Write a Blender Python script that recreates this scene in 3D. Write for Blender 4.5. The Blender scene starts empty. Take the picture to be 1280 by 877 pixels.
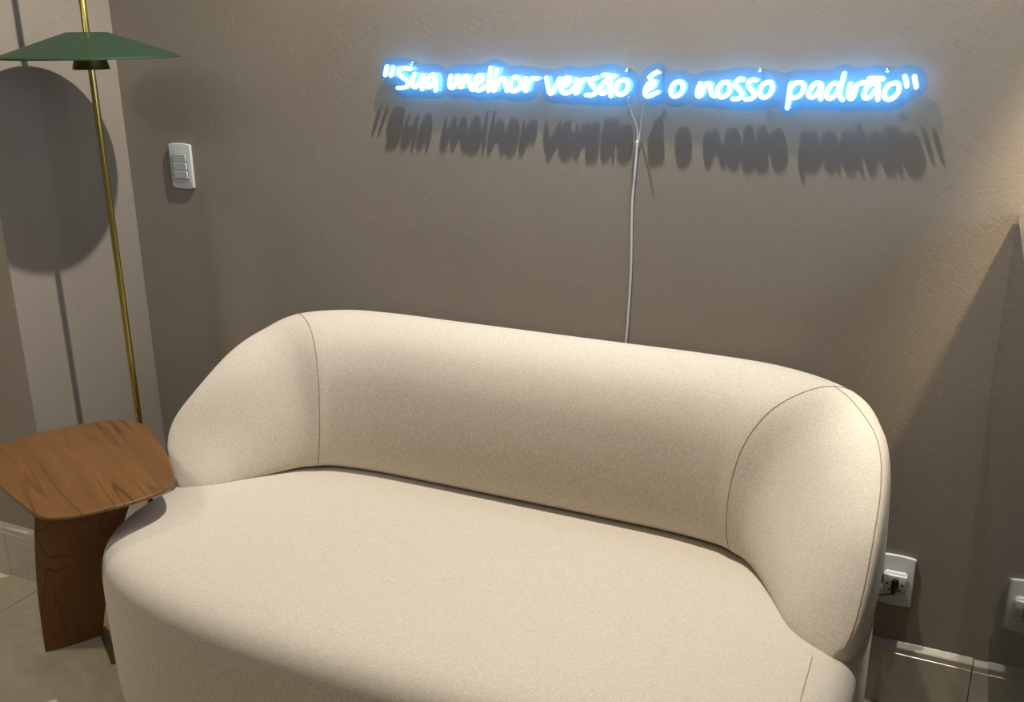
import bpy, bmesh, math, random
from mathutils import Vector, Matrix
random.seed(7)
SC = bpy.context.scene
COL = SC.collection

# ------------------------------------------------------------------ camera
F_PX, PITCH, YAW, ROLL, DIST, EYE = 1230.3728, 0.319341, 0.437178, -0.007777, 2.065057, 1.468673
fwd = Vector((-math.sin(YAW)*math.cos(PITCH), math.cos(YAW)*math.cos(PITCH), -math.sin(PITCH)))
rgt = fwd.cross(Vector((0, 0, 1))).normalized(); upv = rgt.cross(fwd)
r2 = rgt*math.cos(ROLL) + upv*math.sin(ROLL); u2 = upv*math.cos(ROLL) - rgt*math.sin(ROLL)
cam_data = bpy.data.cameras.new('camera'); cam = bpy.data.objects.new('camera', cam_data); COL.objects.link(cam)
M = Matrix.Identity(4)
for i in range(3):
    M[i][0], M[i][1], M[i][2] = r2[i], u2[i], -fwd[i]
M[0][3], M[1][3], M[2][3] = 0, -DIST, EYE
cam.matrix_world = M
cam_data.sensor_width = 36; cam_data.sensor_fit = 'HORIZONTAL'
cam_data.lens = F_PX/1280*36; cam_data.clip_start = .02
SC.camera = cam

# ------------------------------------------------------------------ exposure, world, lights
vs = SC.view_settings
vs.view_transform = 'Standard'; vs.look = 'None'; vs.gamma = 1; vs.use_curve_mapping = False
vs.exposure = 0.10
W = bpy.data.worlds.new('world'); SC.world = W; W.use_nodes = True
W.node_tree.nodes['Background'].inputs[0].default_value = (.8, .87, 1, 1)
W.node_tree.nodes['Background'].inputs[1].default_value = .15

def aim(o, target):
    d = Vector(target) - o.location
    o.rotation_euler = d.to_track_quat('-Z', 'Y').to_euler()
def spot(name, loc, target, power, color, angle, blend, size):
    l = bpy.data.lights.new(name, 'SPOT'); l.energy = power; l.color = color
    l.spot_size = math.radians(angle); l.spot_blend = blend; l.shadow_soft_size = size
    o = bpy.data.objects.new(name, l); COL.objects.link(o); o.location = loc; aim(o, target); return o
def area(name, loc, target, power, color, sx, sy):
    l = bpy.data.lights.new(name, 'AREA'); l.energy = power; l.color = color; l.shape = 'RECTANGLE'; l.size = sx; l.size_y = sy
    o = bpy.data.objects.new(name, l); COL.objects.link(o); o.location = loc; aim(o, target); return o
WARM = (1, .86, .68); NEUT = (1, .95, .88); COOL = (.80, .88, 1)
CEIL = 2.7
spot('main_downlight', (-.70, -.34, CEIL-.03), (-.95, -.42, .4), 190, NEUT, 122, .5, .02)
spot('warm_spot', (.3595, -.158, 1.95), (.30, .05, 1.0), 160, (1, .76, .50), 50, .9, .02)
spot('right_downlight', (.04, -.20, CEIL-.03), (.03, -.17, 0), 100, NEUT, 16, .7, .02)
spot('left_room_spot', (-2.05, -3.2, CEIL-.03), (-2.2, -.3, .75), 90, COOL, 36, .7, .3)
spot('left_front_spot', (-2.95, -1.6, CEIL-.03), (-2.4, -.5, .35), 100, WARM, 52, .8, .12)
area('ceiling_fill', (-.9, -2.4, CEIL-.02), (-.9, -2.4, 0), 8, NEUT, 1.6, 1.2)  # broad fill added under the ceiling to lift the room
area('cool_side_fill', (1.66, -1.5, 1.70), (-2.1, -1.5, 1.70), 27, (.66, .78, 1), 1.3, 1.2)  # cool fill added from the right; no window is known there
# ------------------------------------------------------------------ helpers
def link_mesh(name, bm, mat=None, parent=None, smooth=True):
    me = bpy.data.meshes.new(name); bm.to_mesh(me); bm.free()
    if mat: me.materials.append(mat)
    if smooth:
        for p in me.polygons: p.use_smooth = True
    o = bpy.data.objects.new(name, me); COL.objects.link(o)
    if parent: o.parent = parent
    return o
def tag(o, label=None, cat=None, group=None, kind=None):
    for k, v in (('label', label), ('category', cat), ('group', group), ('kind', kind)):
        if v: o[k] = v
    return o
def thing(name, loc, label, cat, group=None):
    o = bpy.data.objects.new(name, None); COL.objects.link(o); o.location = loc; o.empty_display_size = .05
    return tag(o, label, cat, group)
def settle(root):
    """children were modelled in world coordinates: bring them into their parent's frame"""
    off = Matrix.Translation(-Vector(root.location))
    for c in root.children:
        c.data.transform(off)
        for g in c.children: g.data.transform(off)
def add_box(bm, x0, x1, y0, y1, z0, z1, bev=0, seg=2):
    vs_ = [bm.verts.new((x, y, z)) for x in (x0, x1) for y in (y0, y1) for z in (z0, z1)]
    fs = [bm.faces.new([vs_[i] for i in q]) for q in ((0,1,3,2),(4,6,7,5),(0,4,5,1),(2,3,7,6),(0,2,6,4),(1,5,7,3))]
    bmesh.ops.recalc_face_normals(bm, faces=fs)
    if bev:
        es = list({e for f in fs for e in f.edges})
        bmesh.ops.bevel(bm, geom=es, offset=bev, segments=seg, affect='EDGES', profile=.5)
def box(name, mat, parent, *a, bev=0, seg=2):
    bm = bmesh.new(); add_box(bm, *a, bev=bev, seg=seg)
    return link_mesh(name, bm, mat, parent, smooth=False)
def catmull(P, n, closed=False):
    P = [Vector(p) for p in P]; out = []; N = len(P); rng = N if closed else N-1
    for i in range(rng):
        if closed: a, b, c, d = P[(i-1) % N], P[i], P[(i+1) % N], P[(i+2) % N]
        else: a, b, c, d = P[max(i-1, 0)], P[i], P[i+1], P[min(i+2, N-1)]
        for k in range(n):
            t = k/n
            out.append(.5*((2*b) + (c-a)*t + (2*a-5*b+4*c-d)*t*t + (-a+3*b-3*c+d)*t**3))
    if not closed: out.append(P[-1])
    return out
def add_tube(bm, pts, r, n=8, closed=False, caps=True, round_caps=False):
    pts = [Vector(p) for p in pts]
    if closed and (pts[0]-pts[-1]).length < 1e-6: pts.pop()
    N = len(pts); rings = []; up = None
    def rad(i): return r[i] if isinstance(r, (list, tuple)) else r
    seq = list(range(N))
    frames = []
    for i in seq:
        if closed: t = pts[(i+1) % N]-pts[i-1]
        else: t = pts[min(i+1, N-1)]-pts[max(i-1, 0)]
        t.normalize()
        if up is None:
            up = t.orthogonal().normalized()
        up = (up - t*up.dot(t))
        if up.length < 1e-6: up = t.orthogonal()
        up.normalize(); frames.append((pts[i], t.copy(), up.copy(), rad(i)))
    if round_caps and not closed:
        p, t, u, q = frames[0]; pre = [(p - t*q*s, t, u, max(q*c, 1e-5)) for s, c in ((.98, .2), (.8, .6), (.45, .89))]
        p, t, u, q = frames[-1]; post = [(p + t*q*s, t, u, max(q*c, 1e-5)) for s, c in ((.45, .89), (.8, .6), (.98, .2))]
        frames = pre+frames+post
    for p, t, u, q in frames:
        b = t.cross(u)
        rings.append([bm.verts.new(p + (u*math.cos(2*math.pi*k/n) + b*math.sin(2*math.pi*k/n))*q) for k in range(n)])
    L = len(rings)
    for i in range(L if closed else L-1):
        A, B = rings[i], rings[(i+1) % L]
        sh = 0
        if closed and i == L-1:
            sh = min(range(n), key=lambda s: (A[0].co-B[s].co).length)
        for k in range(n):
            bm.faces.new((A[k], A[(k+1) % n], B[(k+1+sh) % n], B[(k+sh) % n]))
    if caps and not closed:
        bm.faces.new(rings[0][::-1]); bm.faces.new(rings[-1])
def tube(name, mat, parent, pts, r, n=8, **k):
    bm = bmesh.new(); add_tube(bm, pts, r, n, **k); return link_mesh(name, bm, mat, parent)
def add_lathe(bm, c, prof, n=48):
    rings = []
    for r, z in prof:
        rings.append([bm.verts.new((c[0]+r*math.cos(2*math.pi*k/n), c[1]+r*math.sin(2*math.pi*k/n), c[2]+z)) for k in range(n)])
    for A, B in zip(rings, rings[1:]):
        for k in range(n): bm.faces.new((A[k], A[(k+1) % n], B[(k+1) % n], B[k]))
    bm.faces.new(rings[0][::-1]); bm.faces.new(rings[-1])
    bmesh.ops.recalc_face_normals(bm, faces=bm.faces[:])
def lathe(name, mat, parent, c, prof, n=48, smooth=True):
    bm = bmesh.new(); add_lathe(bm, c, prof, n); o = link_mesh(name, bm, mat, parent, smooth); return o
def sharp(o, ang=35):
    me = o.data; bm = bmesh.new(); bm.from_mesh(me)
    for e in bm.edges:
        if len(e.link_faces) == 2 and e.calc_face_angle(0) > math.radians(ang): e.smooth = False
    bm.to_mesh(me); bm.free()
    return o
def slab(name, mat, parent, outline, axis, a0, a1, bev=0, seg=2):
    """extrude a closed 2D outline; axis 'z' -> outline in xy; axis 'y' -> outline in xz"""
    bm = bmesh.new()
    def v(p, a): return (p[0], p[1], a) if axis == 'z' else (p[0], a, p[1])
    A = [bm.verts.new(v(p, a0)) for p in outline]; B = [bm.verts.new(v(p, a1)) for p in outline]
    fa = bm.faces.new(A); fb = bm.faces.new(B); n = len(A)
    for i in range(n): bm.faces.new((A[i], A[(i+1) % n], B[(i+1) % n], B[i]))
    bmesh.ops.recalc_face_normals(bm, faces=bm.faces[:])
    if bev:
        es = list(fa.edges)+list(fb.edges)
        bmesh.ops.bevel(bm, geom=es, offset=bev, segments=seg, affect='EDGES', profile=.5)
    return sharp(link_mesh(name, bm, mat, parent), 40)

# ------------------------------------------------------------------ materials
class NT:
    def __init__(s, name):
        s.m = bpy.data.materials.new(name); s.m.use_nodes = True; s.t = s.m.node_tree; s.n = s.t.nodes
        s.b = s.n['Principled BSDF']; s.out = s.n['Material Output']
    def node(s, kind, **k):
        x = s.n.new(kind)
        for a, v in k.items():
            if a in x.inputs.keys(): x.inputs[a].default_value = v
            else: setattr(x, a, v)
        return x
    def link(s, a, b): s.t.links.new(a, b)
    unroll = False
    def coords(s, scale=(1,1,1), rot=(0,0,0), kind='Object'):
        c = s.n.new('ShaderNodeTexCoord'); r = s.n.new('ShaderNodeMapping'); m = s.n.new('ShaderNodeMapping')
        r.inputs['Rotation'].default_value = rot; m.inputs['Scale'].default_value = scale
        src = c.outputs[kind]
        if s.unroll:      # wallpaper: one running coordinate around the corners
            sp = s.n.new('ShaderNodeSeparateXYZ'); cb = s.n.new('ShaderNodeCombineXYZ'); s.link(src, sp.inputs[0])
            s.link(s.math('ADD', sp.outputs[0], sp.outputs[1]), cb.inputs[0]); s.link(sp.outputs[2], cb.inputs[2]); src = cb.outputs[0]
        s.link(src, r.inputs['Vector']); s.link(r.outputs[0], m.inputs['Vector']); return m.outputs[0]
    def noise(s, vec, scale, detail=4, rough=.5, dist=0):
        x = s.n.new('ShaderNodeTexNoise'); x.inputs['Scale'].default_value = scale; x.inputs['Detail'].default_value = detail
        x.inputs['Roughness'].default_value = rough; x.inputs['Distortion'].default_value = dist; s.link(vec, x.inputs['Vector']); return x.outputs['Fac']
    def ramp(s, fac, stops):
        r = s.n.new('ShaderNodeValToRGB'); e = r.color_ramp.elements
        while len(e) < len(stops): e.new(.5)
        for el, (p, c) in zip(e, stops):
            el.position = p; el.color = (c if isinstance(c, tuple) else (c, c, c)) + (1,)
        s.link(fac, r.inputs[0]); return r.outputs[0]
    def math(s, op, a, b):
        m = s.n.new('ShaderNodeMath'); m.operation = op
        for i, v in enumerate((a, b)):
            if isinstance(v, (int, float)): m.inputs[i].default_value = v
            else: s.link(v, m.inputs[i])
        return m.outputs[0]
    def mix(s, fac, a, b, mode='MIX'):
        m = s.n.new('ShaderNodeMix'); m.data_type = 'RGBA'; m.blend_type = mode
        for sock, v in ((m.inputs[0], fac), (m.inputs[6], a), (m.inputs[7], b)):
            if isinstance(v, (int, float)): sock.default_value = v
            elif isinstance(v, tuple): sock.default_value = v + (1,)
            else: s.link(v, sock)
        return m.outputs[2]
    def bump(s, h, strength, dist):
        b = s.n.new('ShaderNodeBump'); b.inputs['Strength'].default_value = strength; b.inputs['Distance'].default_value = dist
        s.link(h, b.inputs['Height']); s.link(b.outputs[0], s.b.inputs['Normal'])
def plain(name, col, rough=.5, metal=0, spec=.5, mottled=0):
    t = NT(name); t.b.inputs['Roughness'].default_value = rough; t.b.inputs['Metallic'].default_value = metal
    t.b.inputs['Specular IOR Level'].default_value = spec
    n = t.noise(t.coords(), 30, 3)
    a = tuple(c*(1-mottled) for c in col); b = tuple(min(1, c*(1+mottled)) for c in col)
    t.link(t.ramp(n, [(.3, a), (.7, b)]), t.b.inputs['Base Color'])
    return t.m
def wallpaper():
    t = NT('wallpaper'); t.unroll = True
    g1 = t.noise(t.coords((34, 34, 300), (0, math.radians(-40), 0)), 1.0, 2, .5)
    g2 = t.noise(t.coords((38, 38, 280), (0, math.radians(43), 0)), 1.0, 2, .5)
    g3 = t.noise(t.coords((70, 70, 620), (0, math.radians(-42), 0)), 1.0, 3, .6)
    g4 = t.noise(t.coords((70, 70, 620), (0, math.radians(45), 0)), 1.0, 3, .6)
    fine = t.noise(t.coords(), 380, 3, .6)
    msk = t.noise(t.coords(), 11, 2); msk2 = t.noise(t.coords((1, 1, 1), (0, 1, 0)), 9, 2)
    cell = t.ramp(t.noise(t.coords((1, 1, 1), (0, .6, 0)), 26, 1), [(.46, 0.0), (.54, 1.0)])
    l1 = t.ramp(g1, [(.0, 1.0), (.31, 1.0), (.37, 0.0)]); l2 = t.ramp(g2, [(.0, 1.0), (.29, 1.0), (.35, 0.0)])
    l1 = t.math('MULTIPLY', l1, t.ramp(msk, [(.40, 0.0), (.58, 1.0)]))
    l2 = t.math('MULTIPLY', l2, t.ramp(msk2, [(.44, 0.0), (.62, 1.0)]))
    lines = t.math('ADD', l1, l2)
    hatch = t.mix(cell, g3, g4)
    h = t.math('SUBTRACT', t.math('ADD', t.math('MULTIPLY', fine, .4), t.math('MULTIPLY', hatch, 1.1)), t.math('MULTIPLY', lines, 1.1))
    big = t.noise(t.coords(), 2.2, 3)
    base = t.ramp(big, [(.3, (.222, .189, .148)), (.7, (.250, .214, .170))])
    col = t.mix(t.ramp(lines, [(0, 0.0), (1, .55)]), base, (.19, .155, .12))
    t.link(col, t.b.inputs['Base Color']); t.b.inputs['Roughness'].default_value = .6
    t.b.inputs['Specular IOR Level'].default_value = .35
    t.bump(h, .6, .0012); return t.m
def fabric(name, c1, c2):
    t = NT(name)
    wx = t.noise(t.coords((900, 900, 90)), 1.0, 2, .6); wz = t.noise(t.coords((110, 900, 900)), 1.0, 2, .6)
    fine = t.noise(t.coords(), 700, 2, .5)
    w = t.math('ADD', t.math('MULTIPLY', wx, .45), t.math('ADD', t.math('MULTIPLY', wz, .25), t.math('MULTIPLY', fine, .3)))
    t.link(t.ramp(w, [(.38, c1), (.60, c2)]), t.b.inputs['Base Color'])
    t.b.inputs['Roughness'].default_value = .9; t.b.inputs['Specular IOR Level'].default_value = .15
    t.b.inputs['Sheen Weight'].default_value = .25; t.b.inputs['Sheen Roughness'].default_value = .5
    t.bump(w, .5, .0012); return t.m
def wood(name, rot, c1, c2, c3, bands=8, st=.5, ac=8.5):
    """grain runs along the texture's x axis after the rotation"""
    t = NT(name)
    fig = t.noise(t.coords((st, ac, ac), rot), 1.0, 1.8, .4, .3)
    fr = t.math('FRACT', t.math('MULTIPLY', fig, bands), 0)
    line = t.ramp(fr, [(0, 1.0), (.05, .75), (.16, 0.0), (.93, 0.0), (1, .9)])
    fade = t.ramp(t.noise(t.coords((2, 4, 4), rot), 1.3, 2), [(.38, .05), (.62, 1.0)])
    line = t.math('MULTIPLY', line, fade)
    g = t.noise(t.coords((1.2, 16, 16), rot), 1.0, 4, .6)
    fine = t.noise(t.coords((14, 320, 320), rot), 1.0, 3, .6)
    base = t.mix(t.ramp(g, [(.32, 0.0), (.68, 1.0)]), c1, c2)
    base = t.mix(t.ramp(fine, [(.4, 0.0), (.75, .28)]), base, c3)
    base = t.mix(t.math('MULTIPLY', line, .8), base, c3)
    t.link(base, t.b.inputs['Base Color']); t.b.inputs['Roughness'].default_value = .40
    t.b.inputs['Specular IOR Level'].default_value = .35
    t.bump(fine, .12, .0006); return t.m
def marble(name, c1, c2, c3, rough=.22):
    t = NT(name); n1 = t.noise(t.coords(), 3.2, 6, .62, 1.6)
    v = t.ramp(n1, [(.40, c1), (.49, c2), (.505, c3), (.53, c2), (.66, c1)])
    n2 = t.noise(t.coords((1, 2.2, 1), (0, 0, .6)), 7, 5, .6, .8)
    v = t.mix(t.ramp(n2, [(.35, 0.0), (.7, .55)]), v, tuple(a*.8 for a in c1))
    t.link(v, t.b.inputs['Base Color']); t.b.inputs['Roughness'].default_value = rough
    return t.m
MW = wallpaper()
MFAB = fabric('linen_fabric', (.42, .36, .27), (.69, .61, .49))
MSEAM = fabric('seam_groove_shade', (.26, .20, .13), (.34, .27, .19))  # darker than the linen: groove shade put into the colour
MTOP = wood('walnut_top', (0, 0, math.radians(-(-27.3))), (.135, .062, .019), (.18, .084, .027), (.043, .017, .006), 13, .7, 8.5)
MLEG = wood('walnut_leg', (0, math.radians(90), 0), (.150, .060, .016), (.185, .076, .022), (.045, .017, .006), 10, .35, 11)
MBRASS = plain('brushed_brass', (.46, .37, .10), .24, 1)
MSTEEL = plain('dark_bronze_steel', (.22, .17, .10), .35, .8)
MGREEN = plain('green_lacquer', (.018, .042, .020), .5, 0, .4)
MWHITE = plain('white_plastic', (.50, .52, .49), .35)
MWHITE2 = plain('white_switch_key', (.52, .53, .50), .3)
MBLACK = plain('black_rubber', (.008, .008, .008), .4)
MHOLE = plain('dark_hole', (.01, .008, .006), .8)
MBASE = marble('baseboard_stone', (.40, .35, .28), (.43, .38, .31), (.46, .41, .34), .25)
MTILE = marble('floor_marble', (.40, .35, .24), (.44, .39, .275), (.48, .43, .32), .28)
MGROUT = plain('tile_grout', (.12, .10, .075), .8)
MCEIL = plain('ceiling_paint', (.75, .73, .70), .8)
MPAINT = plain('room_paint', (.42, .37, .31), .8)
MCAB = NT('smoked_gloss_panel')
_n = MCAB.noise(MCAB.coords((1, 1, .04)), 60, 3)
MCAB.link(MCAB.ramp(_n, [(.3, (.040, .042, .036)), (.7, (.052, .054, .046))]), MCAB.b.inputs['Base Color'])
MCAB.b.inputs['Roughness'].default_value = .035; MCAB.b.inputs['Specular IOR Level'].default_value = .42; MCAB = MCAB.m
MCTOP = plain('grey_counter_top', (.23, .24, .17), .4)
MCEDGE = plain('pale_edge_strip', (.5, .48, .42), .35)
t = NT('neon_tube'); t.b.inputs['Base Color'].default_value = (.9, .95, 1, 1)
t.b.inputs['Emission Color'].default_value = (.14, .46, 1, 1); t.b.inputs['Emission Strength'].default_value = 16; MNEON = t.m
t = NT('clear_acrylic'); t.n.remove(t.b)
tr = t.node('ShaderNodeBsdfTransparent'); tr.inputs[0].default_value = (.86, .95, 1, 1)
df = t.node('ShaderNodeBsdfDiffuse'); df.inputs[0].default_value = (.09, .36, .62, 1)
tl = t.node('ShaderNodeBsdfTranslucent'); tl.inputs[0].default_value = (.09, .36, .62, 1)
gl = t.node('ShaderNodeBsdfGlossy'); gl.inputs['Roughness'].default_value = .08
m1 = t.node('ShaderNodeMixShader'); m1.inputs[0].default_value = .5; t.link(df.outputs[0], m1.inputs[1]); t.link(tl.outputs[0], m1.inputs[2])
m2 = t.node('ShaderNodeMixShader'); m2.inputs[0].default_value = .22
_f = t.ramp(t.noise(t.coords(), 40, 3), [(.3, .13), (.7, .17)]); t.link(_f, m2.inputs[0]); t.link(tr.outputs[0], m2.inputs[1]); t.link(m1.outputs[0], m2.inputs[2])
m3 = t.node('ShaderNodeMixShader'); m3.inputs[0].default_value = .05; t.link(m2.outputs[0], m3.inputs[1]); t.link(gl.outputs[0], m3.inputs[2])
t.link(m3.outputs[0], t.out.inputs[0]); MACR = t.m
MCABLE = plain('clear_cable', (.62, .60, .56), .3)
MCHROME = plain('chrome_pin', (.5, .5, .5), .2, 1)

# ------------------------------------------------------------------ room shell
XL, XR, YF = -3.4, 1.7, -3.8
XS, YS = -2.14, -.43        # where the back wall's recess ends on the left
def struct(o): o['kind'] = 'structure'; return o
struct(box('wall_back', MW, None, XS, XR, 0, .12, 0, CEIL))
struct(box('wall_left', MW, None, XL, XS, YS, .12, 0, CEIL))
struct(box('wall_far_left', MPAINT, None, XL-.12, XL, YF, .12, 0, CEIL))
struct(box('wall_right', MPAINT, None, XR, XR+.12, YF, .12, 0, CEIL))
struct(box('wall_front', MPAINT, None, XL, XR, YF-.12, YF, 0, CEIL))
struct(box('ceiling', MCEIL, None, XL-.12, XR+.12, YF-.12, .12, CEIL, CEIL+.1))
# wallpaper panel to the right of the damaged seam
struct(box('trim_1', MW, None, .1335, XR, -.003, 0, .160, CEIL))
# floor: grout bed and tiles
floor = struct(box('floor', MGROUT, None, XL-.12, XR+.12, YF-.12, .12, -.10, -.0015))
T = .72; tx0 = -.035-4*T; ty0 = -.90-4*T
tile_me = None
for i in range(9):
    for j in range(9):
        x, y = tx0 + (i-1)*T, ty0 + j*T
        if x+T < XL or x > XR or y+T < YF or y > .1: continue
        xa, xb, ya, yb = max(x, XL)+.001, min(x+T, XR)-.001, max(y, YF)+.001, min(y+T, .1)-.001
        if xb-xa < .03 or yb-ya < .03: continue
        o = box('tile', MTILE, floor, xa, xb, ya, yb, -.012, 0, bev=.0008, seg=1)
# baseboards
BP = [(0, 0), (-.0140, 0), (-.0140, .1352), (-.0126, .1360), (-.0126, .1490), (-.0110, .1515), (-.0020, .1590), (0, .1600)]
def baseboard(name, a, b, nrm):
    bm = bmesh.new(); a, b, nrm = Vector(a), Vector(b), Vector(nrm)
    R = [[bm.verts.new(p - nrm*u + Vector((0, 0, z))) for u, z in BP] for p in (a, b)]
    n = len(BP)
    for k in range(n): bm.faces.new((R[0][k], R[0][(k+1) % n], R[1][(k+1) % n], R[1][k]))
    bm.faces.new(R[0]); bm.faces.new(R[1]); bmesh.ops.recalc_face_normals(bm, faces=bm.faces[:])
    return struct(link_mesh(name, bm, MBASE, None, smooth=False))
baseboard('baseboard_back', (XS+.014, 0, 0), (.1325, 0, 0), (0, -1, 0))
baseboard('baseboard_back_right', (.1345, -.001, 0), (XR, -.001, 0), (0, -1, 0))
baseboard('baseboard_recess', (XS, 0, 0), (XS, YS-.014, 0), (1, 0, 0))
baseboard('baseboard_left', (-2.328, YS, 0), (XS+.014, YS, 0), (0, -1, 0))
baseboard('baseboard_left_outer', (XL, YS, 0), (-2.329, YS, 0), (0, -1, 0))

# ------------------------------------------------------------------ sofa
XC, ZS = -.87, .415
SEC = [ # outer (dx, y), contact (dx, y), ridge z, blend
 ((0, -.022), (0, -.188), .800, 0), ((.22, -.022), (.20, -.188), .800, 0), ((.42, -.022), (.37, -.190), .800, 0),
 ((.60, -.034), (.49, -.204), .797, .0), ((.738, -.092), (.545, -.228), .785, .15),
 ((.785, -.165), (.585, -.255), .752, .55), ((.803, -.240), (.618, -.300), .715, .9), ((.810, -.315), (.645, -.350), .660, 1),
 ((.808, -.385), (.668, -.400), .598, 1), ((.802, -.432), (.690, -.445), .533, 1), ((.791, -.466), (.716, -.476), .473, 1),
 ((.777, -.484), (.742, -.492), .436, 1), ((.766, -.490), (.752, -.496), .421, 1)]
PB = [(0,0),(0,.3),(0,.56),(.02,.79),(.12,.94),(.38,1.0),(.68,.975),(.96,.885),(1.14,.73),(1.21,.54),(1.22,.33),(1.17,.13),(1.0,0)]
PA = [(.26,0),(.04,.14),(-.01,.42),(.005,.76),(.03,.92),(.12,1.0),(.34,.975),(.60,.87),(.86,.69),(1.08,.48),(1.19,.28),(1.18,.11),(1.0,0)]
def sec_row(O, C, zr, bl, n=6):
    pts = []
    for (ua, va), (ub, vb) in zip(PB, PA):
        u, v = ua+(ub-ua)*bl, va+(vb-va)*bl
        pts.append(Vector((O[0]+(C[0]-O[0])*u, O[1]+(C[1]-O[1])*u, ZS-.02+(zr-ZS+.02)*v)))
    pts[-1].z = ZS+.004 - .03*bl*max(0, (C[0]-.66)/.09)
    for p in pts[:1]: p.z -= .02*bl
    return catmull(pts, n)
NS = 8
keys = catmull([Vector((s[0][0], s[0][1], s[2])) for s in SEC], NS)
keyc = catmull([Vector((s[1][0], s[1][1], s[3])) for s in SEC], NS)
ROWS = [sec_row((k.x, k.y), (c.x, c.y), k.z, min(1, max(0, c.z))) for k, c in zip(keys, keyc)]
SEAM = 4*NS
def loft(name, rows, mat, parent, cap0=False, cap1=False):
    bm = bmesh.new(); R = [[bm.verts.new(p) for p in row] for row in rows]
    for A, B in zip(R, R[1:]):
        n = len(A)
        for k in range(n): bm.faces.new((A[k], A[(k+1) % n], B[(k+1) % n], B[k]))
    if cap0: bm.faces.new(R[0])
    if cap1: bm.faces.new(R[-1])
    bmesh.ops.recalc_face_normals(bm, faces=bm.faces[:])
    return sharp(link_mesh(name, bm, mat, parent), 60)
def mir(row, s):
    out_ = []
    for p in row:
        x = XC + s*p.x
        if s < 0:      # the left end leans a little inwards
            w_ = min(1, max(0, (p.x-.25)/.4)); w_ = w_*w_*(3-2*w_); q = min(1, max(0, (p.z-.42)/.36))
            w2 = min(1, max(0, (p.x-.52)/.27)); w2 = w2*w2*(3-2*w2)
            x += .056*w_*q**1.2 - .063*w2*math.exp(-((q-.28)/.30)**2)
            f_ = min(1, max(0, (-.27-p.y)/.2)); y = p.y + .048*f_*f_*(3-2*f_)
        out_.append(Vector((x, y if s < 0 else p.y, p.z)))
    return out_
sofa = thing('sofa', (XC, -.45, 0), 'cream linen two-seat sofa with rounded wraparound backrest, standing against the wall', 'sofa')
back_rows = [mir(r, -1) for r in ROWS[:SEAM+1]][::-1] + [mir(r, 1) for r in ROWS[1:SEAM+1]]
loft('backrest', back_rows, MFAB, sofa)
for s in (-1, 1):
    loft('armrest', [mir(r, s) for r in ROWS[SEAM:]], MFAB, sofa, cap1=True)
# outer shell under the backrest, down to the floor
def shell():
    K = keys[:]  # outer line, half
    out = [Vector((XC-k.x, k.y, 0)) for k in K if k.y > -.476][::-1] + [Vector((XC+k.x, k.y, 0)) for k in K if k.y > -.476][1:]
    bm = bmesh.new(); rings = []
    for j, p in enumerate(out):
        a, b = out[max(j-1, 0)], out[min(j+1, len(out)-1)]; t_ = (b-a).normalized(); nin = Vector((t_.y, -t_.x, 0))
        # nin points to the inside of the U
        if nin.dot(Vector((XC, -.5, 0))-p) < 0: nin = -nin
        e = min(j, len(out)-1-j); th = .05*min(1, .35+.65*math.sqrt(min(1, e/6)))
        q = p + nin*.004
        rings.append([bm.verts.new(q + nin*u + Vector((0, 0, z))) for u, z in ((.008, .012), (0, .03), (0, ZS-.02), (.006, ZS-.004), (th, ZS-.004), (th, .012))])
    for A, B in zip(rings, rings[1:]):
        for k in range(6): bm.faces.new((A[k], A[(k+1) % 6], B[(k+1) % 6], B[k]))
    bm.faces.new(rings[0]); bm.faces.new(rings[-1]); bmesh.ops.recalc_face_normals(bm, faces=bm.faces[:])
    return sharp(link_mesh('outer_shell', bm, MFAB, sofa), 50)
shell()
# seat body
SCY, SHD, SHW, SN = -.47, .405, .803, 3.4
def sup(th, inset):
    c, s_ = math.cos(th), math.sin(th)
    n_ = SN if c > 0 else 2.95
    hw, hd = SHW-inset, SHD-inset
    y = math.copysign(abs(s_)**(2/n_), s_)*hd
    if c < 0: hw += .032*min(1, max(0, 1-y/.12))
    x = math.copysign(abs(c)**(2/n_), c)*hw
    if y > 0: x *= 1-.05*(y/SHD)**4      # narrower at the back, inside the shell
    return Vector((XC+x, SCY+y, 0))
SPROF = [(.03, .014), (.008, .03), (.002, .10), (0, .22), (0, .30), (.003, .352), (.013, .382), (.034, .403), (.07, .415), (.13, .421), (.22, .424), (.30, .426), (.36, .427), (.398, .4275)]
def seat_z(inset):
    for (a, za), (b, zb) in zip(SPROF[5:], SPROF[6:]):
        if a <= inset <= b: return za+(zb-za)*(inset-a)/(b-a)
    return .4275
bm = bmesh.new(); N = 160; rings = []
for ins, z in catmull([Vector((a, b, 0)) for a, b in SPROF], 3) and [(v.x, v.y) for v in catmull([Vector((a, b, 0)) for a, b in SPROF], 3)]:
    rings.append([bm.verts.new(sup(2*math.pi*(k+.5)/N, ins)+Vector((0, 0, z))) for k in range(N)])
for A, B in zip(rings, rings[1:]):
    for k in range(N): bm.faces.new((A[k], A[(k+1) % N], B[(k+1) % N], B[k]))
bm.faces.new(rings[0][::-1]); bm.faces.new(rings[-1]); bmesh.ops.recalc_face_normals(bm, faces=bm.faces[:])
seat = link_mesh('seat', bm, MFAB, sofa)
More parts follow.
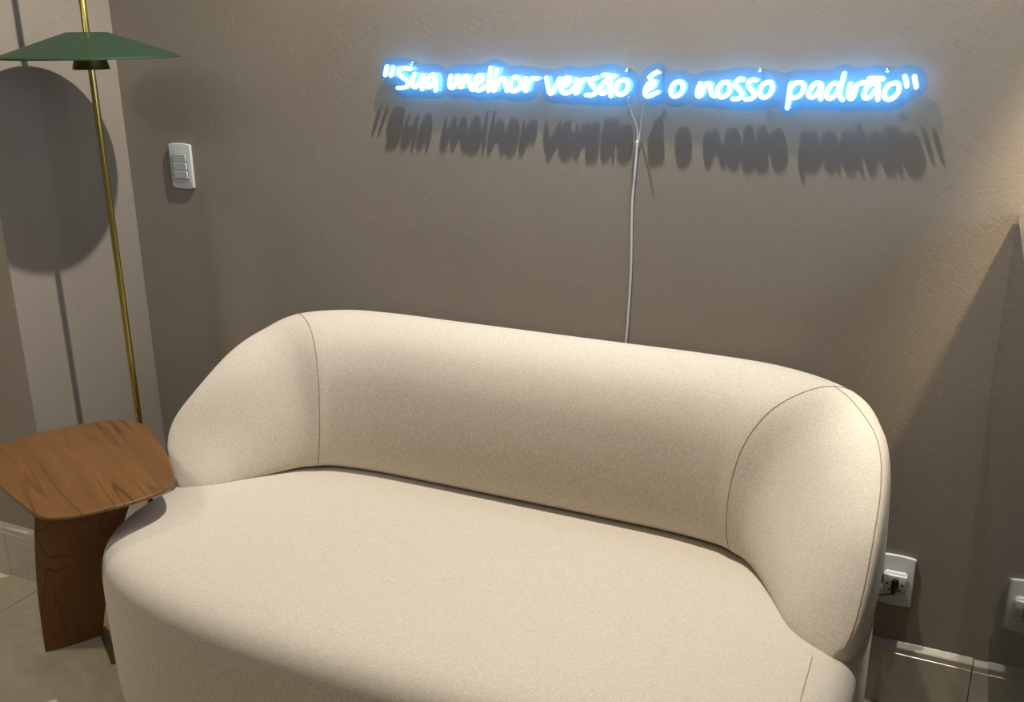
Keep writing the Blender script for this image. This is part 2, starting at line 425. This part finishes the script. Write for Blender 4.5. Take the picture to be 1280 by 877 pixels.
# seams as thin raised tubes, their dark colour standing in for groove shade
def seam(pts, r=.0011): return tube('seam', MSEAM, sofa, pts, r, 6)
def offs(rows, i, k):
    p = rows[i][k]; a = rows[i][max(k-1, 0)]; b = rows[i][min(k+1, len(rows[i])-1)]
    c = rows[max(i-1, 0)][k]; d = rows[min(i+1, len(rows)-1)][k]
    n = (b-a).cross(d-c); n.normalize(); return n
KR = 5*6   # index of the ridge point in a row
for s in (-1, 1):
    row = ROWS[SEAM]; seam(mir([row[k] for k in range(8, len(row)-2)], s))
    if s > 0: seam(mir([ROWS[i][min(KR, KR)] + Vector((0, 0, .0004)) for i in range(SEAM, len(ROWS)-3)], s))
# seat side seam at the right
pts = []
for k in range(24):
    y = -.515 - k*(.35/23)
    best = None; x = XC+.722
    # inset of the point (x, y) in the superellipse family
    lo, hi = 0, .3
    for _ in range(30):
        md = (lo+hi)/2; f_ = abs((x-XC)/(SHW-md))**SN + abs((y-SCY)/(SHD-md))**SN
        if f_ < 1: lo = md
        else: hi = md
    if lo <= .0001: break
    pts.append(Vector((x, y, seat_z(max(lo, .004))+.0003)))
if len(pts) > 2:
    l = pts[-1]; pts += [Vector((l.x, l.y-.003, .38)), Vector((l.x, l.y-.006, .34)), Vector((l.x, l.y-.0065, .2)), Vector((l.x, l.y-.0065, .04))]; seam(pts)
settle(sofa)

# ------------------------------------------------------------------ side table
ZT = .50
OUT = [(-2.088,-.578),(-2.055,-.476),(-1.99,-.377),(-1.935,-.338),(-1.875,-.331),(-1.803,-.365),(-1.718,-.418),(-1.643,-.474),(-1.581,-.525),
       (-1.546,-.564),(-1.536,-.610),(-1.555,-.675),(-1.593,-.738),(-1.628,-.782),(-1.683,-.806),(-1.773,-.781),(-1.882,-.742),(-1.965,-.708),(-2.045,-.668),(-2.082,-.630)]
table = thing('side_table', (-1.85, -.6, 0), 'low walnut side table with rounded top, overlapping the left end of the sofa', 'table')
o = slab('tabletop', MTOP, table, [(v.x, v.y) for v in catmull([(a, b, 0) for a, b in OUT], 5, closed=True)], 'z', ZT-.009, ZT, bev=.003, seg=3)
# leaning, flaring plywood leg
def leg():
    bm = bmesh.new(); d = Vector((.54, .84, 0)).normalized(); nrm = Vector((.84, -.54, 0)).normalized(); rows = []
    for i in range(25):
        t_ = i/24; z = .001 + t_*(ZT-.0095)
        bow = .135*t_**1.5 - .01*math.sin(math.pi*t_)
        base = Vector((-1.938, -.666, 0)) + nrm*bow
        left = base + d*(-.006*math.sin(math.pi*t_) + .03*t_)
        w = .135 + .10*t_**1.1
        right = left + d*w
        cut = .008 if i == 0 else 0
        ring = []
        m = 12
        for k in range(m+1):
            p = left + (right-left)*(k/m) + nrm*(.004*math.sin(math.pi*k/m))
            ring.append(p + Vector((0, 0, z)))
        th = nrm*.012
        rows.append(ring + [p - th for p in ring[::-1]])
    R = [[bm.verts.new(p) for p in r] for r in rows]
    for A, B in zip(R, R[1:]):
        n = len(A)
        for k in range(n): bm.faces.new((A[k], A[(k+1) % n], B[(k+1) % n], B[k]))
    bm.faces.new(R[0]); bm.faces.new(R[-1]); bmesh.ops.recalc_face_normals(bm, faces=bm.faces[:])
    return sharp(link_mesh('leg', bm, MLEG, table), 50)
leg()
a = Vector((-1.872, -.548, 0)); dn = Vector((.096, -.063, 0)).normalized(); sd = Vector((-dn.y, dn.x, 0))
bm = bmesh.new()
vv = [bm.verts.new(a + dn*u + sd*w + Vector((0, 0, z))) for u in (-.01, .15) for w in (-.007, .012) for z in (.001, .012)]
for q in ((0,1,3,2),(4,6,7,5),(0,4,5,1),(2,3,7,6),(0,2,6,4),(1,5,7,3)): bm.faces.new([vv[i] for i in q])
bmesh.ops.recalc_face_normals(bm, faces=bm.faces[:])
tag(link_mesh('foot_bar', bm, MSTEEL, table, smooth=False), 'flat dark metal bar running from the foot of the leg')
settle(table)

# ------------------------------------------------------------------ floor lamp
LX, LY = -1.911, -.300
lamp = thing('floor_lamp', (LX, LY, 0), 'tall slim brass floor lamp with a wide flat green shade, behind the side table', 'lamp')
lathe('base', MBRASS, lamp, (LX, LY, 0), [(.0, .001), (.125, .001), (.13, .004), (.13, .012), (.125, .016), (.012, .018), (.010, .03), (.0, .03)])
tube('pole', MBRASS, lamp, [(LX, LY, .02), (LX, LY, .7), (LX, LY, 1.36), (LX, LY, 1.78)], .0078, 20)
lathe('cap', MBRASS, lamp, (LX, LY, 1.78), [(0, -.002), (.009, -.002), (.009, .012), (.005, .016), (0, .016)], 24)
sh = lathe('lamp_shade', MGREEN, lamp, (LX, LY, 1.402), [(.0, .052), (.036, .052), (.043, .0575), (.045, .059), (.2005, .0065), (.203, .004), (.203, .0015), (.200, .0015), (.044, .048), (.030, .048), (.0, .048)][::-1], 96)
sharp(sh, 25)
sharp(lathe('socket_cup', MBRASS, lamp, (LX, LY, 1.378), [(0, .002), (.034, .002), (.0395, 0), (.0425, 0), (.037, .020), (.037, .071), (.0, .071)], 48), 30)
settle(lamp)

# ------------------------------------------------------------------ neon signs
GLYPHS = [["opening_quote",0,[[[-12665,13800],[-12695,13722],[-12728,13607]],[[-12493,13781],[-12532,13702],[-12572,13595]]]],["letter_s",0,[[[-12042,13750],[-12160,13770],[-12280,13762],[-12352,13697],[-12339,13612],[-12222,13542],[-12132,13472],[-12127,13401],[-12198,13343],[-12302,13327],[-12397,13325]]]],["letter_u",0,[[[-11937,13645],[-11984,13546],[-12006,13432],[-11975,13361],[-11908,13355],[-11828,13435],[-11764,13549],[-11727,13620]],[[-11711,13620],[-11730,13479],[-11749,13308]]]],["letter_a",0,[[[-11402,13610],[-11459,13637],[-11536,13594],[-11598,13495],[-11619,13410],[-11587,13354],[-11520,13369],[-11441,13469],[-11395,13568]],[[-11391,13596],[-11374,13484],[-11398,13286]]]],["letter_m",0,[[[-10990,13613],[-11025,13497],[-11028,13390],[-10977,13347],[-10913,13392],[-10857,13535],[-10824,13606],[-10773,13598],[-10776,13483],[-10758,13377],[-10706,13396],[-10651,13538],[-10608,13609],[-10547,13592],[-10529,13487],[-10491,13364],[-10451,13312]]]],["letter_e",0,[[[-10366,13437],[-10274,13473],[-10191,13553],[-10200,13623],[-10271,13640],[-10343,13578],[-10386,13472],[-10378,13357],[-10298,13306],[-10195,13343],[-10134,13397]]]],["letter_l",0,[[[-9986,13799],[-10008,13652],[-10031,13477],[-10044,13302]]]],["letter_h",0,[[[-9827,13766],[-9868,13636],[-9911,13462],[-9913,13305]],[[-9893,13322],[-9811,13463],[-9750,13551],[-9680,13578],[-9641,13518],[-9622,13414],[-9594,13311]]]],["letter_o",0,[[[-9393,13608],[-9473,13555],[-9513,13451],[-9504,13347],[-9435,13305],[-9346,13333],[-9277,13420],[-9276,13524],[-9325,13592],[-9393,13608]]]],["letter_r",0,[[[-9140,13586],[-9169,13474],[-9189,13387],[-9131,13320],[-9101,13423],[-9043,13527],[-8965,13588],[-8859,13581]]]],["letter_v",0,[[[-8645,13601],[-8616,13466],[-8568,13288],[-8501,13297],[-8435,13418],[-8332,13589]]]],["letter_e",0,[[[-8255,13429],[-8162,13473],[-8106,13558],[-8135,13608],[-8201,13599],[-8266,13522],[-8302,13403],[-8264,13311],[-8169,13287],[-8076,13340],[-8029,13383]]]],["letter_r",0,[[[-7948,13577],[-7965,13443],[-7972,13299],[-7917,13326],[-7881,13444],[-7836,13546],[-7754,13580],[-7689,13581]]]],["letter_s",0,[[[-7488,13617],[-7579,13591],[-7633,13532],[-7586,13458],[-7511,13384],[-7518,13300],[-7610,13256],[-7721,13262]]]],["letter_a",0,[[[-7196,13539],[-7251,13571],[-7331,13520],[-7401,13403],[-7390,13311],[-7326,13296],[-7246,13372],[-7186,13506]],[[-7178,13556],[-7162,13407],[-7161,13249]],[[-7344,13677],[-7244,13678],[-7162,13651],[-7082,13659]]]],["letter_o",0,[[[-6883,13585],[-6989,13550],[-7049,13442],[-7046,13343],[-6982,13286],[-6892,13296],[-6805,13389],[-6791,13496],[-6829,13569],[-6883,13585]]]],["letter_e",1,[[[-6380,13388],[-6278,13435],[-6220,13525],[-6242,13563],[-6303,13549],[-6376,13471],[-6413,13355],[-6390,13278],[-6327,13260],[-6232,13307],[-6145,13347]],[[-6328,13644],[-6248,13709],[-6175,13748]]]],["letter_o",1,[[[-5708,13565],[-5794,13532],[-5856,13429],[-5852,13328],[-5795,13272],[-5715,13286],[-5632,13370],[-5603,13472],[-5640,13541],[-5708,13565]]]],["letter_n",1,[[[-5257,13535],[-5298,13416],[-5300,13313],[-5260,13284],[-5209,13344],[-5169,13477],[-5119,13537],[-5057,13531],[-5036,13436],[-5008,13334],[-4944,13291]]]],["letter_o",1,[[[-4740,13572],[-4829,13542],[-4884,13439],[-4878,13336],[-4813,13279],[-4723,13303],[-4654,13399],[-4645,13501],[-4679,13559],[-4740,13572]]]],["letter_s",1,[[[-4390,13621],[-4459,13641],[-4522,13583],[-4533,13510],[-4476,13446],[-4395,13361],[-4406,13288],[-4478,13250],[-4569,13248]]]],["letter_s",1,[[[-4138,13617],[-4205,13624],[-4275,13565],[-4271,13500],[-4222,13436],[-4150,13358],[-4160,13293],[-4224,13255],[-4313,13246]]]],["letter_o",1,[[[-3879,13586],[-3979,13548],[-4045,13454],[-4038,13353],[-3975,13290],[-3888,13313],[-3822,13401],[-3807,13501],[-3834,13565],[-3879,13586]]]],["letter_p",1,[[[-3447,13571],[-3467,13467],[-3473,13287],[-3487,13099]],[[-3440,13482],[-3390,13558],[-3309,13587],[-3224,13568],[-3204,13486],[-3230,13389],[-3301,13319],[-3383,13296],[-3440,13316]]]],["letter_a",1,[[[-2879,13546],[-2951,13586],[-3029,13537],[-3089,13433],[-3096,13351],[-3037,13311],[-2958,13354],[-2899,13464],[-2886,13546]],[[-2878,13560],[-2867,13437],[-2863,13287]]]],["letter_d",1,[[[-2557,13572],[-2639,13584],[-2714,13522],[-2759,13412],[-2743,13317],[-2667,13305],[-2593,13375],[-2538,13512]],[[-2468,13762],[-2490,13647],[-2515,13485],[-2517,13363],[-2456,13282]]]],["letter_r",1,[[[-2341,13575],[-2359,13454],[-2349,13347],[-2307,13303],[-2265,13334],[-2247,13456],[-2219,13547],[-2149,13594],[-2068,13602]]]],["letter_a",1,[[[-1844,13568],[-1898,13598],[-1983,13566],[-2061,13459],[-2073,13353],[-2017,13317],[-1934,13371],[-1860,13508],[-1844,13568]],[[-1838,13584],[-1823,13434],[-1816,13298]],[[-2009,13678],[-1936,13684],[-1863,13685],[-1768,13679]]]],["letter_o",1,[[[-1564,13603],[-1646,13564],[-1707,13451],[-1696,13346],[-1619,13303],[-1522,13350],[-1461,13456],[-1465,13560],[-1506,13601],[-1564,13603]]]],["closing_quote",1,[[[-1382,13724],[-1353,13651],[-1328,13555]],[[-1211,13726],[-1186,13624],[-1162,13543]]]]]
BOARDS = [[[-12908,13589],[-12896,13549],[-12868,13500],[-12828,13459],[-12776,13429],[-12708,13403],[-12667,13389],[-12611,13349],[-12588,13307],[-12550,13229],[-12517,13189],[-12468,13152],[-12428,13133],[-12348,13111],[-12308,13104],[-12228,13099],[-12148,13100],[-12068,13102],[-11988,13102],[-11908,13098],[-11828,13095],[-11748,13092],[-11668,13092],[-11588,13092],[-11508,13092],[-11428,13092],[-11348,13108],[-11308,13125],[-11264,13149],[-11188,13176],[-11114,13149],[-11068,13131],[-10988,13113],[-10908,13111],[-10828,13117],[-10748,13123],[-10668,13126],[-10588,13113],[-10548,13102],[-10468,13082],[-10394,13069],[-10348,13065],[-10268,13067],[-10228,13071],[-10148,13080],[-10068,13081],[-9988,13079],[-9908,13083],[-9828,13097],[-9771,13109],[-9708,13110],[-9668,13102],[-9588,13082],[-9518,13069],[-9468,13064],[-9388,13066],[-9348,13070],[-9268,13078],[-9188,13083],[-9108,13093],[-9056,13109],[-8988,13146],[-8948,13180],[-8908,13222],[-8868,13261],[-8798,13229],[-8771,13189],[-8739,13149],[-8693,13109],[-8628,13075],[-8588,13064],[-8508,13058],[-8428,13061],[-8348,13062],[-8268,13055],[-8188,13046],[-8108,13044],[-8028,13046],[-7948,13051],[-7868,13058],[-7788,13056],[-7708,13045],[-7628,13032],[-7588,13028],[-7534,13029],[-7468,13033],[-7388,13036],[-7308,13036],[-7228,13035],[-7148,13035],[-7068,13037],[-6988,13041],[-6908,13053],[-6846,13069],[-6788,13093],[-6748,13119],[-6708,13154],[-6668,13196],[-6628,13245],[-6592,13309],[-6579,13349],[-6563,13429],[-6560,13509],[-6576,13589],[-6592,13629],[-6628,13692],[-6668,13739],[-6708,13771],[-6748,13793],[-6828,13824],[-6868,13835],[-6948,13855],[-6999,13869],[-7068,13886],[-7148,13901],[-7206,13909],[-7260,13909],[-7308,13904],[-7388,13890],[-7465,13869],[-7508,13858],[-7588,13844],[-7668,13838],[-7748,13831],[-7788,13828],[-7868,13822],[-7948,13826],[-7988,13832],[-8068,13847],[-8148,13854],[-8228,13848],[-8308,13832],[-8348,13818],[-8418,13789],[-8468,13769],[-8548,13767],[-8628,13781],[-8708,13781],[-8788,13783],[-8829,13789],[-8908,13804],[-8988,13817],[-9068,13820],[-9148,13824],[-9196,13829],[-9268,13839],[-9348,13847],[-9428,13847],[-9508,13839],[-9588,13845],[-9638,13869],[-9699,13909],[-9748,13936],[-9788,13953],[-9868,13974],[-9948,13983],[-10028,13975],[-10096,13949],[-10148,13921],[-10188,13903],[-10268,13887],[-10348,13872],[-10388,13863],[-10468,13852],[-10548,13857],[-10628,13863],[-10708,13864],[-10788,13861],[-10868,13854],[-10948,13838],[-10988,13827],[-11068,13798],[-11108,13781],[-11188,13772],[-11228,13792],[-11294,13829],[-11348,13852],[-11410,13869],[-11468,13875],[-11548,13871],[-11588,13867],[-11668,13863],[-11748,13864],[-11808,13869],[-11868,13886],[-11915,13909],[-11988,13942],[-12028,13956],[-12108,13982],[-12148,13991],[-12228,13998],[-12308,13998],[-12388,13995],[-12468,13994],[-12548,13996],[-12628,13996],[-12680,13989],[-12748,13967],[-12788,13942],[-12828,13903],[-12868,13839],[-12890,13789],[-12907,13709],[-12911,13669]],[[-6645,13279],[-6633,13239],[-6594,13159],[-6561,13119],[-6513,13079],[-6473,13057],[-6419,13039],[-6353,13027],[-6273,13033],[-6233,13044],[-6153,13079],[-6113,13099],[-6033,13118],[-5953,13090],[-5913,13070],[-5833,13045],[-5753,13042],[-5673,13055],[-5603,13079],[-5553,13102],[-5473,13114],[-5393,13083],[-5353,13067],[-5273,13051],[-5193,13055],[-5113,13066],[-5033,13064],[-4953,13049],[-4889,13039],[-4833,13034],[-4753,13034],[-4673,13033],[-4593,13025],[-4513,13016],[-4433,13009],[-4353,13008],[-4273,13012],[-4193,13016],[-4113,13025],[-4033,13036],[-3993,13040],[-3913,13055],[-3833,13077],[-3793,13090],[-3713,13100],[-3673,13063],[-3633,13006],[-3593,12968],[-3553,12945],[-3473,12932],[-3393,12954],[-3353,12978],[-3313,13008],[-3266,13039],[-3193,13063],[-3113,13065],[-3033,13060],[-2953,13057],[-2873,13054],[-2793,13053],[-2713,13053],[-2633,13054],[-2553,13057],[-2473,13054],[-2393,13050],[-2313,13051],[-2233,13061],[-2153,13072],[-2073,13073],[-1993,13072],[-1913,13074],[-1833,13074],[-1753,13071],[-1673,13068],[-1593,13073],[-1553,13082],[-1473,13113],[-1433,13134],[-1393,13159],[-1345,13199],[-1307,13239],[-1265,13279],[-1205,13319],[-1153,13341],[-1112,13359],[-1050,13399],[-1013,13439],[-990,13479],[-971,13559],[-978,13639],[-993,13700],[-1015,13759],[-1035,13799],[-1073,13848],[-1113,13881],[-1193,13915],[-1233,13923],[-1313,13929],[-1393,13927],[-1441,13919],[-1513,13901],[-1593,13888],[-1673,13895],[-1753,13912],[-1793,13920],[-1873,13931],[-1953,13928],[-2009,13919],[-2073,13903],[-2146,13879],[-2193,13866],[-2273,13868],[-2313,13886],[-2378,13919],[-2433,13935],[-2513,13934],[-2562,13919],[-2633,13882],[-2673,13860],[-2730,13839],[-2793,13829],[-2873,13833],[-2953,13834],[-3033,13827],[-3113,13819],[-3193,13822],[-3273,13830],[-3353,13829],[-3433,13815],[-3488,13799],[-3553,13773],[-3593,13758],[-3659,13759],[-3713,13779],[-3761,13799],[-3833,13820],[-3913,13827],[-3993,13828],[-4073,13837],[-4113,13844],[-4193,13856],[-4273,13862],[-4353,13864],[-4433,13871],[-4513,13868],[-4593,13853],[-4657,13839],[-4713,13830],[-4793,13816],[-4868,13799],[-4913,13791],[-4993,13785],[-5073,13786],[-5153,13783],[-5233,13769],[-5273,13758],[-5353,13727],[-5393,13714],[-5452,13719],[-5513,13745],[-5553,13764],[-5633,13789],[-5713,13798],[-5793,13787],[-5873,13765],[-5913,13758],[-5953,13768],[-5993,13814],[-6033,13865],[-6073,13899],[-6113,13920],[-6193,13937],[-6273,13925],[-6313,13912],[-6379,13879],[-6432,13839],[-6473,13801],[-6508,13759],[-6534,13719],[-6557,13679],[-6593,13606],[-6612,13559],[-6633,13496],[-6647,13439],[-6656,13359]]]

YB0, YB1 = -.0195, -.0150       # acrylic sheet
YT = -.0285
LAB = ['clear acrylic sign with glowing white-blue handwritten letters, left half, reading Sua melhor versão',
       'clear acrylic sign with glowing white-blue handwritten letters, right half, reading é o nosso padrão']
signs = []
for b in (0, 1):
    xs = [p[0] for p in BOARDS[b]]; zs = [p[1] for p in BOARDS[b]]
    cx, cz = (min(xs)+max(xs))/2e4, (min(zs)+max(zs))/2e4
    r = thing('neon_sign', (cx, 0, cz), LAB[b], 'sign'); signs.append(r)
    ol = [(x/1e4, z/1e4) for x, z in BOARDS[b]]
    slab('backing_board', MACR, r, ol, 'y', YB1, YB0)
    for name, bb, strokes in GLYPHS:
        if bb != b: continue
        bm = bmesh.new()
        for s_ in strokes:
            P = [Vector((x/1e4, YT, z/1e4)) for x, z in s_]
            cl = (P[0]-P[-1]).length < .0006
            if cl: P = P[:-1]
            Q = catmull(P, 5, closed=cl)
            add_tube(bm, Q, .0040, 10, closed=cl, round_caps=True)
        for v_ in bm.verts: v_.co.y = YT + (v_.co.y-YT)*1.6
        bmesh.ops.recalc_face_normals(bm, faces=bm.faces[:])
        link_mesh(name, bm, MNEON, r)
PINS = [[(-1.205, 1.3865), (-.685, 1.378)], [(-.612, 1.374), (-.408, 1.381), (-.170, 1.383)]]
for b in (0, 1):
    for x, z in PINS[b]:
        bm = bmesh.new(); add_tube(bm, [(x, -.0005, z), (x, -.015, z)], .0022, 10)
        add_tube(bm, [(x, -.0197, z), (x, -.0225, z)], .0036, 12)
        link_mesh('standoff_pin', bm, MCHROME, signs[b])
for r in signs: settle(r)
# cable
def wall_pts(L): return catmull(L, 6)
cable = thing('power_cable', (-.66, 0, .6), 'thin pale forked cable hanging down the wall from the glowing sign', 'cable')
for pts_ in ([(-0.6704,-0.0460,1.3255),(-0.6751,-0.0360,1.3133),(-0.6708,-0.0200,1.2876),(-0.6632,-0.0080,1.2619),(-0.6613,-0.0050,1.2280)], [(-0.6340,-0.0460,1.3262),(-0.6383,-0.0360,1.3110),(-0.6496,-0.0200,1.2882),(-0.6551,-0.0080,1.2588),(-0.6595,-0.0050,1.2281)]): tube('cable_branch', MCABLE, cable, wall_pts(pts_), .0013, 8)
tube('cable_run', MCABLE, cable, wall_pts([(-0.6614,-0.0050,1.2314),(-0.6639,-0.0040,1.1904),(-0.6680,-0.0040,1.1210),(-0.6693,-0.0040,1.0769),(-0.6674,-0.0040,0.9601),(-0.6688,-0.0040,0.8859),(-0.6732,-0.0040,0.7829),(-0.6802,-0.0040,0.6922)]), .0026, 8)

settle(cable)

# ------------------------------------------------------------------ light switch
def plate_mesh(name, cx, cz, w, h, dep, mat, parent, bow=.0025):
    ol = []
    for sx, sz in ((1, 1), (-1, 1), (-1, -1), (1, -1)):
        c0 = (cx+sx*(w/2-.004), cz+sz*(h/2-.004)); a0 = math.atan2(sz, sx)
        for k in range(-2, 3):
            a_ = a0 + k*math.pi/8
            ol.append((c0[0]+.004*math.sqrt(1)*math.cos(a_), c0[1]+.004*math.sin(a_)))
        # bowed top and bottom edges
        if (sx, sz) == (1, 1):
            for q in (.6, .2, -.2, -.6): ol.append((cx+q*w/2, cz+h/2+bow*(1-q*q)))
        if (sx, sz) == (-1, -1):
            for q in (-.6, -.2, .2, .6): ol.append((cx+q*w/2, cz-h/2-bow*(1-q*q)))
    return slab(name, mat, parent, ol, 'y', -.0003, -dep, bev=.0022, seg=3)
SX, SZ = -1.945, 1.1138
sw = thing('light_switch', (SX, 0, SZ), 'white wall switch with three stacked keys, on the wall beside the floor lamp', 'light switch')
plate_mesh('plate', SX, SZ, .0745, .117, .0095, MWHITE, sw)
bm = bmesh.new(); add_box(bm, SX-.0245, SX+.0245, -.0102, -.009, SZ-.0345, SZ+.0345); link_mesh('key_frame', bm, MHOLE, sw, False)
for k in range(3):
    zc = SZ + .0228 - k*.0228
    bm = bmesh.new()
    x0, x1, z0, z1 = SX-.0235, SX+.0235, zc-.0108, zc+.0108
    v = [bm.verts.new(p) for p in ((x0,-.0098,z0),(x1,-.0098,z0),(x1,-.0098,z1),(x0,-.0098,z1),(x0+.001,-.0125,z0+.001),(x1-.001,-.0125,z0+.001),(x1-.001,-.0150,z1-.001),(x0+.001,-.0150,z1-.001))]
    for q in ((0,1,2,3),(4,5,6,7),(0,1,5,4),(1,2,6,5),(2,3,7,6),(3,0,4,7)): bm.faces.new([v[i] for i in q])
    bmesh.ops.recalc_face_normals(bm, faces=bm.faces[:])
    bmesh.ops.bevel(bm, geom=bm.edges[:], offset=.0008, segments=2, affect='EDGES')
    link_mesh('switch_key', bm, MWHITE2, sw, False)
settle(sw)

# ------------------------------------------------------------------ outlet, adapter, plug
OX, OZ = -.0418, .3121
out = thing('wall_outlet', (OX, 0, OZ), 'white wall outlet plate low on the wall right of the sofa', 'outlet')
plate_mesh('plate', OX, OZ, .0745, .117, .0085, MWHITE, out)
hexo = []
for k in range(24):
    a_ = 2*math.pi*k/24; hexo.append((OX+.0225*math.cos(a_), OZ-.0205+.0125*math.copysign(abs(math.sin(a_))**1.1, math.sin(a_))))
slab('socket', MWHITE2, out, hexo, 'y', -.0075, -.0105, bev=.0008, seg=1)
slab('socket_rim', MHOLE, out, [(OX+(x-OX)*1.06, OZ-.0205+(z-OZ+.0205)*1.10) for x, z in hexo], 'y', -.0080, -.0088)
for dx in (-.011, .011):
    tube('socket_hole', MHOLE, out, [(OX+dx, -.0100, OZ-.0230), (OX+dx, -.0108, OZ-.0230)], .0024, 12)
settle(out)
ad = thing('plug_adapter', (OX, -.0106, OZ), 'small white plug adapter pushed into the wall outlet', 'adapter')
bm = bmesh.new(); add_box(bm, OX-.024, OX+.024, -.030, -.0107, OZ-.0085, OZ+.024, bev=.003, seg=3); link_mesh('body', bm, MWHITE2, ad, True); sharp(ad.children[0], 50)
box('top_rib', MWHITE, ad, OX-.020, OX+.020, -.024, -.012, OZ+.0238, OZ+.0265, bev=.0008)
for dx in (-.0155, .0155): tube('socket_hole', MHOLE, ad, [(OX+dx, -.0298, OZ+.003), (OX+dx, -.0304, OZ+.003)], .0026, 12)
settle(ad)
pl = thing('black_plug', (OX, -.039, OZ), 'black plug and cord plugged into the white adapter, cord running behind the sofa', 'plug')
bm = bmesh.new()
add_tube(bm, [(OX+.001, -.0385, OZ+.0145), (OX+.001, -.0385, OZ+.009), (OX+.001, -.0385, OZ-.004), (OX-.001, -.0380, OZ-.015)], [.0072, .0082, .0078, .0045], 14, round_caps=True)
link_mesh('plug_body', bm, MBLACK, pl)
tube('cord', MBLACK, pl, catmull([(OX-.001, -.0380, OZ-.015), (OX-.012, -.038, OZ-.0205), (OX-.034, -.038, OZ-.028), (OX-.07, -.04, OZ-.045), (OX-.12, -.02, OZ-.12)], 5), .0021, 8)
settle(pl)
pl2 = thing('side_plug', (OX-.025, -.025, OZ), 'black plug in the left side of the white adapter, half hidden by the sofa', 'plug')
box('plug_body', MBLACK, pl2, OX-.046, OX-.0243, -.028, -.014, OZ-.004, OZ+.018, bev=.003)
tube('cord', MBLACK, pl2, catmull([(OX-.045, -.025, OZ+.008), (OX-.07, -.025, OZ+.0), (OX-.11, -.02, OZ-.06)], 5), .002, 8)
settle(pl2)

# ------------------------------------------------------------------ glossy counter at the right
CX, CZ0, CZ1, CY = .0865, .771, 1.125, -1.45
cab = thing('counter_cabinet', (.5, -.7, 0), 'smoked glossy counter cabinet at the right edge, mirroring the wall outlet', 'cabinet')
box('side_panel', MCAB, cab, CX, CX+.012, CY, -.0035, CZ0, CZ1)
box('edge_strip', MCEDGE, cab, CX+.0005, CX+.012, CY, -.0035, CZ0-.003, CZ0)
box('counter_top', MCTOP, cab, CX+.012, .95, CY, -.0035, CZ1-.02, CZ1-.0005)
box('cabinet_body', MCAB, cab, CX+.012, .95, CY, -.0035, CZ0, CZ1-.02)
box('plinth', MCAB, cab, .55, .92, CY+.1, -.02, .0005, CZ0)
settle(cab)

# ------------------------------------------------------------------ ceiling fittings of the lamps above
for nm, x, y, lab in (('ceiling_spot', -.70, -.34, 'round recessed ceiling spot above the middle of the sofa'),
                 ('ceiling_spot', -2.05, -3.2, 'round recessed ceiling spot far behind, shining on the left corner'),
                 ('ceiling_spot', -2.95, -1.6, 'round recessed ceiling spot in front of the left wall'),
                 ('ceiling_spot', .04, -.20, 'round recessed ceiling spot close to the wall, above the right end of the sofa')):
    r = thing(nm, (x, y, CEIL), lab, 'ceiling spot')
    bm = bmesh.new(); add_tube(bm, [(x+.05*math.cos(k*math.pi/16), y+.05*math.sin(k*math.pi/16), CEIL-.003) for k in range(32)], .006, 8, closed=True)
    link_mesh('ring', bm, MWHITE, r); settle(r)

# small wall lamp above the counter, just outside the frame: its head holds the warm spot
wl = thing('wall_lamp', (.36, 0, 2.0), 'small black wall spotlight above the glossy counter, off to the right', 'lamp')
tube('arm', MBLACK, wl, [(.36, -.001, 2.03), (.36, -.08, 2.03), (.36, -.16, 2.02)], .006, 10)
bm = bmesh.new(); add_tube(bm, [(.36, -.001, 2.03), (.36, -.014, 2.03)], .035, 24); link_mesh('wall_plate', bm, MBLACK, wl)
bm = bmesh.new(); add_tube(bm, [(.362, -.168, 2.05), (.360, -.160, 1.96)], .030, 24); sharp(link_mesh('lamp_head', bm, MBLACK, wl), 40)
settle(wl)

# unseen frames added around the two fill lights, right wall and ceiling
wf = struct(box('fill_frame', MCEDGE, None, XR-.03, XR-.001, -2.20, -2.15, 1.05, 2.35))
for a_ in ((-.85, -.80, 1.05, 2.35), (-2.20, -.80, 2.35, 2.40), (-2.20, -.80, 1.00, 1.05)):
    box('fill_frame_bar', MCEDGE, wf, XR-.03, XR-.001, *a_)
cp = thing('ceiling_fill', (-.9, -2.4, CEIL-.001), 'added frame around the ceiling fill light behind the viewer', 'ceiling light')
for a_ in ((-1.74, -1.70, -3.04, -1.76), (-.10, -.06, -3.04, -1.76), (-1.70, -.10, -1.80, -1.76), (-1.70, -.10, -3.04, -3.00)):
    box('frame', MWHITE, cp, *a_, CEIL-.03, CEIL-.001)
settle(cp)
